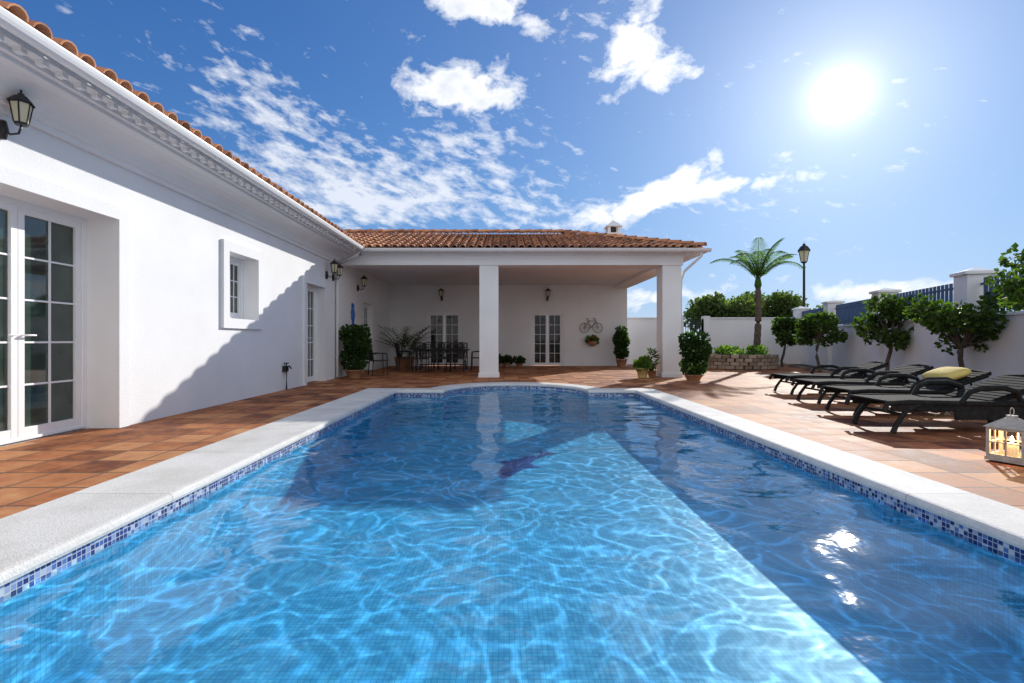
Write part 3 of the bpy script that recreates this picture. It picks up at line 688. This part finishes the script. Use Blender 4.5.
# ------------------------------------------------------------ loungers
def lounger(loc,rz,ang=18,cushion=False):
    mb=MB(); W=.33; a=R(ang); hx=1.22
    for s_ in (-1,1):
        y=s_*W
        mb.tube([(.02,y,.24),(.06,y,.33),(.3,y,.345),(.8,y,.335),(1.25,y,.33),(1.8,y,.33),(1.95,y,.30)],[.026,.03,.032,.032,.032,.03,.024],M_loung,n=8)
        mb.tube([(.12,y,.0),(.16,y,.1),(.26,y,.24),(.42,y,.33)],[.03,.026,.026,.03],M_loung,n=8)
        mb.tube([(.60,y,.33),(.52,y,.29),(.42,y,.31)],.022,M_loung,n=6)
        mb.tube([(1.5,y,.33),(1.66,y,.24),(1.76,y,.1),(1.8,y,0)],[.03,.026,.026,.03],M_loung,n=8)
        mb.tube([(.85,y*1.05,.34),(.93,y*1.1,.46),(1.05,y*1.12,.51),(1.3,y*1.12,.515),(1.45,y*1.08,.47),(1.52,y*1.02,.34)],[.026,.028,.034,.034,.028,.024],M_loung,n=8)
        mb.box(.1,1.8,y-.012,y+.012,.25,.33,M_loung); mb.box(.8,1.6,y-.0122,y+.0122,.15,.25,M_loung)
    x=.07; 
    while x<hx-.05:
        mb.box(x,x+.062,-W+.02,W-.02,.338,.36,M_loung); x+=.074
    for x in (.25,1.7): mb.tube([(x,-W,.2),(x,W,.2)],.018,M_loung,n=6)
    M_=Matrix.Translation((hx,0,.345))@Matrix.Rotation(-a,4,'Y')
    u=0
    while u<.68: mb.box(u,u+.062,-W+.03,W-.03,0,.022,M_loung,M_); u+=.074
    for s_ in (-1,1): mb.box(0,.72,s_*(W-.045)-.02,s_*(W-.045)+.02,-.045,-.001,M_loung,M_)
    mb.tube([tuple(M_@Vector((.74,-W+.03,.0))),tuple(M_@Vector((.76,0,.015))),tuple(M_@Vector((.74,W-.03,.0)))],.026,M_loung,n=8)
    q=M_@Vector((.5,0,-.02)); 
    for s_ in (-1,1): mb.tube([(q.x,s_*.25,q.z),(q.x+.08,s_*.25,.3)],.014,M_loung,n=5)
    o=mb.obj('sun_lounger',loc=loc,rotz=rz,bevel=.004)
    if cushion:
        mb=MB(); vs=[]
        M2=M_@Matrix.Translation((.42,0,.085))
        n=12
        for i in range(n+1):
            for j in range(2*n):
                th_=math.pi*i/n; ph=math.pi*j/n
                f=lambda v,e: math.copysign(abs(v)**e,v)
                vs.append(M2@Vector((.2*f(math.sin(th_),.6)*f(math.cos(ph),.5),.27*f(math.sin(th_),.6)*f(math.sin(ph),.5),.07*f(math.cos(th_),.9))))
        fs=[(i*2*n+j,i*2*n+(j+1)%(2*n),(i+1)*2*n+(j+1)%(2*n),(i+1)*2*n+j) for i in range(n) for j in range(2*n)]
        mb.add(vs,fs,M_cush,True); c=mb.obj('cushion',o)
    return o
lounger((4.3,6.0,0),R(-2),20)
lounger((4.75,7.25,0),R(-3),19,True)
lounger((5.1,8.6,0),R(-4),20)
lounger((5.45,10.0,0),R(-3),19)
lan=empty('candle_lantern',(4.42,4.35,0)); lan.rotation_euler[2]=R(25)
mb=MB(); w=.115
mb.box(-w-.02,w+.02,-w-.02,w+.02,0,.03,M_lanw)
for sx in (-1,1):
    for sy in (-1,1): mb.box(sx*w-.012,sx*w+.012,sy*w-.012,sy*w+.012,.03,.29,M_lanw)
for s_ in (-1,1):
    mb.box(-w+.012,w-.012,s_*w-.008,s_*w+.008,.03,.055,M_lanw); mb.box(-w+.012,w-.012,s_*w-.008,s_*w+.008,.265,.29,M_lanw)
    mb.box(s_*w-.008,s_*w+.008,-w+.012,w-.012,.03,.055,M_lanw); mb.box(s_*w-.008,s_*w+.008,-w+.012,w-.012,.265,.29,M_lanw)
    mb.box(-.006,.006,s_*w-.005,s_*w+.005,.055,.265,M_lanw); mb.box(s_*w-.005,s_*w+.005,-.006,.006,.055,.265,M_lanw)
    mb.box(-w+.012,w-.012,s_*w-.005,s_*w+.005,.155,.165,M_lanw); mb.box(s_*w-.005,s_*w+.005,-w+.012,w-.012,.155,.165,M_lanw)
mb.add([(-w-.03,-w-.03,.29),(w+.03,-w-.03,.29),(w+.03,w+.03,.29),(-w-.03,w+.03,.29),(-.04,-.04,.37),(.04,-.04,.37),(.04,.04,.37),(-.04,.04,.37)],[(3,2,1,0),(0,1,5,4),(1,2,6,5),(2,3,7,6),(3,0,4,7),(4,5,6,7)],M_lanw)
mb.box(-.03,.03,-.03,.03,.37,.395,M_lanw)
mb.tube([(.035*math.cos(t*math.pi/8),0,.425+.035*math.sin(t*math.pi/8)) for t in range(17)],.004,M_lanw,n=5)
mb.obj('lantern_frame',lan)
mb=MB(); mb.lathe((0,0,.03),[(.035,0),(.035,.12),(.0,.12)],M_wax,n=14); mb.obj('candle',lan)
mb=MB(); mb.lathe((0,0,.155),[(.005,0),(.015,.02),(.01,.045),(.0,.065)],M_flame,n=8); mb.obj('flame',lan)
pl_=bpy.data.lights.new('candle_light','POINT'); pl_.energy=5; pl_.color=(1,.6,.25); pl_.shadow_soft_size=.02
po=bpy.data.objects.new('candle_light',pl_); COL.objects.link(po); po.parent=lan; po.location=(0,0,.24)

# ------------------------------------------------------------ world
w=bpy.data.worlds.new('World'); scene.world=w; w.use_nodes=True; nt=w.node_tree; nt.nodes.clear(); L=nt.links
try:
    w.cycles.sampling_method='MANUAL'; w.cycles.sample_map_resolution=512
except Exception as e: print(e)
def mth(op,a,b_=None,c=None,clamp=False):
    n=N(nt,'ShaderNodeMath',operation=op); n.use_clamp=clamp
    for i,v in enumerate((a,b_,c)):
        if v is None: continue
        if isinstance(v,(int,float)): n.inputs[i].default_value=v
        else: L.new(v,n.inputs[i])
    return n.outputs[0]
tc=N(nt,'ShaderNodeTexCoord'); nrm=N(nt,'ShaderNodeVectorMath',operation='NORMALIZE'); L.new(tc.outputs['Generated'],nrm.inputs[0])
sp=N(nt,'ShaderNodeSeparateXYZ'); L.new(nrm.outputs[0],sp.inputs[0])
az=mth('ARCTAN2',sp.outputs[0],sp.outputs[1]); el=mth('ARCSINE',sp.outputs[2])
sky=N(nt,'ShaderNodeTexSky',sky_type='NISHITA'); sky.sun_disc=False; sky.sun_elevation=SUN_EL; sky.sun_rotation=SUN_AZ
sky.air_density=1.0; sky.dust_density=.1; sky.ozone_density=3
dt=N(nt,'ShaderNodeVectorMath',operation='DOT_PRODUCT'); L.new(nrm.outputs[0],dt.inputs[0]); dt.inputs[1].default_value=SUN
dot=mth('MAXIMUM',dt.outputs['Value'],0)
def noise(vec,scale,detail,rough=.55,dist=0):
    n=N(nt,'ShaderNodeTexNoise'); n.inputs['Scale'].default_value=scale; n.inputs['Detail'].default_value=detail; n.inputs['Roughness'].default_value=rough; n.inputs['Distortion'].default_value=dist
    L.new(vec,n.inputs['Vector']); return n.outputs['Fac']
def comb(a,b_,c=0):
    n=N(nt,'ShaderNodeCombineXYZ')
    for i,v in enumerate((a,b_,c)):
        if isinstance(v,(int,float)): n.inputs[i].default_value=v
        else: L.new(v,n.inputs[i])
    return n.outputs[0]
def blob(a,e,sa,se,tilt=0,amp=1):
    da=mth('SUBTRACT',az,R(a)); de=mth('SUBTRACT',el,R(e)); c,s_=math.cos(R(tilt)),math.sin(R(tilt))
    u=mth('MULTIPLY',mth('ADD',mth('MULTIPLY',da,c),mth('MULTIPLY',de,s_)),1/R(sa))
    v=mth('MULTIPLY',mth('ADD',mth('MULTIPLY',da,-s_),mth('MULTIPLY',de,c)),1/R(se))
    q=mth('ADD',mth('MULTIPLY',u,u),mth('MULTIPLY',v,v))
    return mth('MULTIPLY',mth('EXPONENT',mth('MULTIPLY',q,-1)),amp)
def total(lst):
    o=lst[0]
    for q in lst[1:]: o=mth('ADD',o,q)
    return o
puffs=total([blob(-5.0,26.6,7.8,2.6,0,1.3),blob(-2.5,33.8,9,2.0,-8,1.1),blob(14.5,30.3,5.4,2.8,50,1.1),blob(18,27,4,1.8,0,.95),
  blob(14.5,14.6,9,1.6,10,1.1),blob(19,16.9,4.2,1.4,25,.95),blob(27,15.6,5.5,1.0,0,.95),blob(-36.5,25.8,2.8,1.0,0,.65),
  blob(17,4.6,7,1.4,3,.85),blob(36,4.6,9,1.2,0,.75),blob(8,10,6,1.0,5,.65)])
wisps=total([blob(-22,19,13,5,-8,1.05),blob(-16,14.5,11,3.6,0,1.15),blob(-27,25,6,4,-35,.85),blob(-3,20.5,9,5,0,1.05),blob(9,32,5,2.4,30,.8),blob(6,13.5,11,3.5,0,.9),blob(27,12,10,4,10,.6)])
back=mth('MULTIPLY',mth('SUBTRACT',mth('MULTIPLY',sp.outputs[1],-1),-.1),2.5,clamp=True)
v1=comb(az,mth('MULTIPLY',el,1.5)); n1=noise(v1,14,7,.62,.25)
v2=comb(mth('ADD',az,mth('MULTIPLY',el,.35)),mth('MULTIPLY',mth('SUBTRACT',el,mth('MULTIPLY',az,-.12)),2.1),3.3); n2=noise(v2,24,5,.6,.15)
d1=mth('MULTIPLY',mth('ADD',mth('ADD',puffs,mth('MULTIPLY',mth('SUBTRACT',n1,.5),3.1)),-.47),1.9,clamp=True)
d2=mth('MULTIPLY',mth('ADD',mth('ADD',mth('MULTIPLY',wisps,.62),mth('MULTIPLY',mth('SUBTRACT',n2,.5),2.8)),-.46),1.5,clamp=True)
d2=mth('MULTIPLY',d2,.75)
nb=noise(nrm.outputs[0],3,3,.6,0)
d3=mth('MULTIPLY',mth('MULTIPLY',mth('SUBTRACT',nb,.3),4,clamp=True),back)  # unseen bright clouds behind the camera, added as fill light
dens=mth('MAXIMUM',mth('MAXIMUM',d1,d2),d3)
tint=N(nt,'ShaderNodeMix',data_type='RGBA',blend_type='MULTIPLY'); tint.inputs[0].default_value=1; L.new(sky.outputs[0],tint.inputs[6]); tint.inputs[7].default_value=(.42,.85,1.60,1)
k1=N(nt,'ShaderNodeVectorMath',operation='MULTIPLY_ADD'); L.new(tint.outputs[2],k1.inputs[0]); k1.inputs[1].default_value=(.17,.135,.095); k1.inputs[2].default_value=(1,1,1)
k2=N(nt,'ShaderNodeVectorMath',operation='DIVIDE'); L.new(tint.outputs[2],k2.inputs[0]); L.new(k1.outputs[0],k2.inputs[1])
hz=mth('MULTIPLY',mth('EXPONENT',mth('MULTIPLY',mth('ABSOLUTE',el),-1/R(5.5))),.6)
hm=N(nt,'ShaderNodeMix',data_type='RGBA'); L.new(hz,hm.inputs[0]); L.new(k2.outputs[0],hm.inputs[6]); hm.inputs[7].default_value=(4.8,5.6,6.6,1)
cc=N(nt,'ShaderNodeMix',data_type='RGBA'); L.new(mth('MULTIPLY',mth('MULTIPLY',mth('SUBTRACT',n1,.50),3.4,clamp=True),mth('SUBTRACT',1,d3),clamp=True),cc.inputs[0])
cc.inputs[6].default_value=(7.7,7.9,8.3,1); cc.inputs[7].default_value=(4.9,5.4,6.4,1)
mxc=N(nt,'ShaderNodeMix',data_type='RGBA'); L.new(dens,mxc.inputs[0]); L.new(hm.outputs[2],mxc.inputs[6]); L.new(cc.outputs[2],mxc.inputs[7])
h1=mth('MULTIPLY',mth('POWER',dot,6),1.0); h2=mth('MULTIPLY',mth('POWER',dot,28),1.4); h3=mth('MULTIPLY',mth('POWER',dot,130),1.9); h4=mth('MULTIPLY',mth('POWER',dot,1300),6)
halo=total([h1,h2,h3,h4])
hc=N(nt,'ShaderNodeMix',data_type='RGBA',blend_type='MULTIPLY'); hc.inputs[0].default_value=1; L.new(comb(halo,halo,halo),hc.inputs[6]); hc.inputs[7].default_value=(1.02,.98,.9,1)
ad=N(nt,'ShaderNodeMix',data_type='RGBA',blend_type='ADD'); ad.inputs[0].default_value=1; L.new(mxc.outputs[2],ad.inputs[6]); L.new(hc.outputs[2],ad.inputs[7])
bg=N(nt,'ShaderNodeBackground'); bg.inputs[1].default_value=.13; L.new(ad.outputs[2],bg.inputs[0])
wo=N(nt,'ShaderNodeOutputWorld'); L.new(bg.outputs[0],wo.inputs[0])

sl_=bpy.data.lights.new('sun','SUN'); sl_.energy=5; sl_.angle=R(.5); sl_.color=(1,.96,.89)
so=bpy.data.objects.new('sun',sl_); COL.objects.link(so); so.rotation_euler=SUN.to_track_quat('Z','Y').to_euler()
cam=bpy.data.cameras.new('camera'); cam.lens=500/1024*36; cam.sensor_width=36; cam.shift_x=8/1024; cam.shift_y=-1.5/1024; cam.clip_end=3000; cam.clip_start=.05
co=bpy.data.objects.new('camera',cam); COL.objects.link(co); co.location=(0,0,1.05); co.rotation_euler=(R(90),0,0)
scene.camera=co
scene.view_settings.view_transform='Standard'; scene.view_settings.look='None'; scene.view_settings.exposure=0
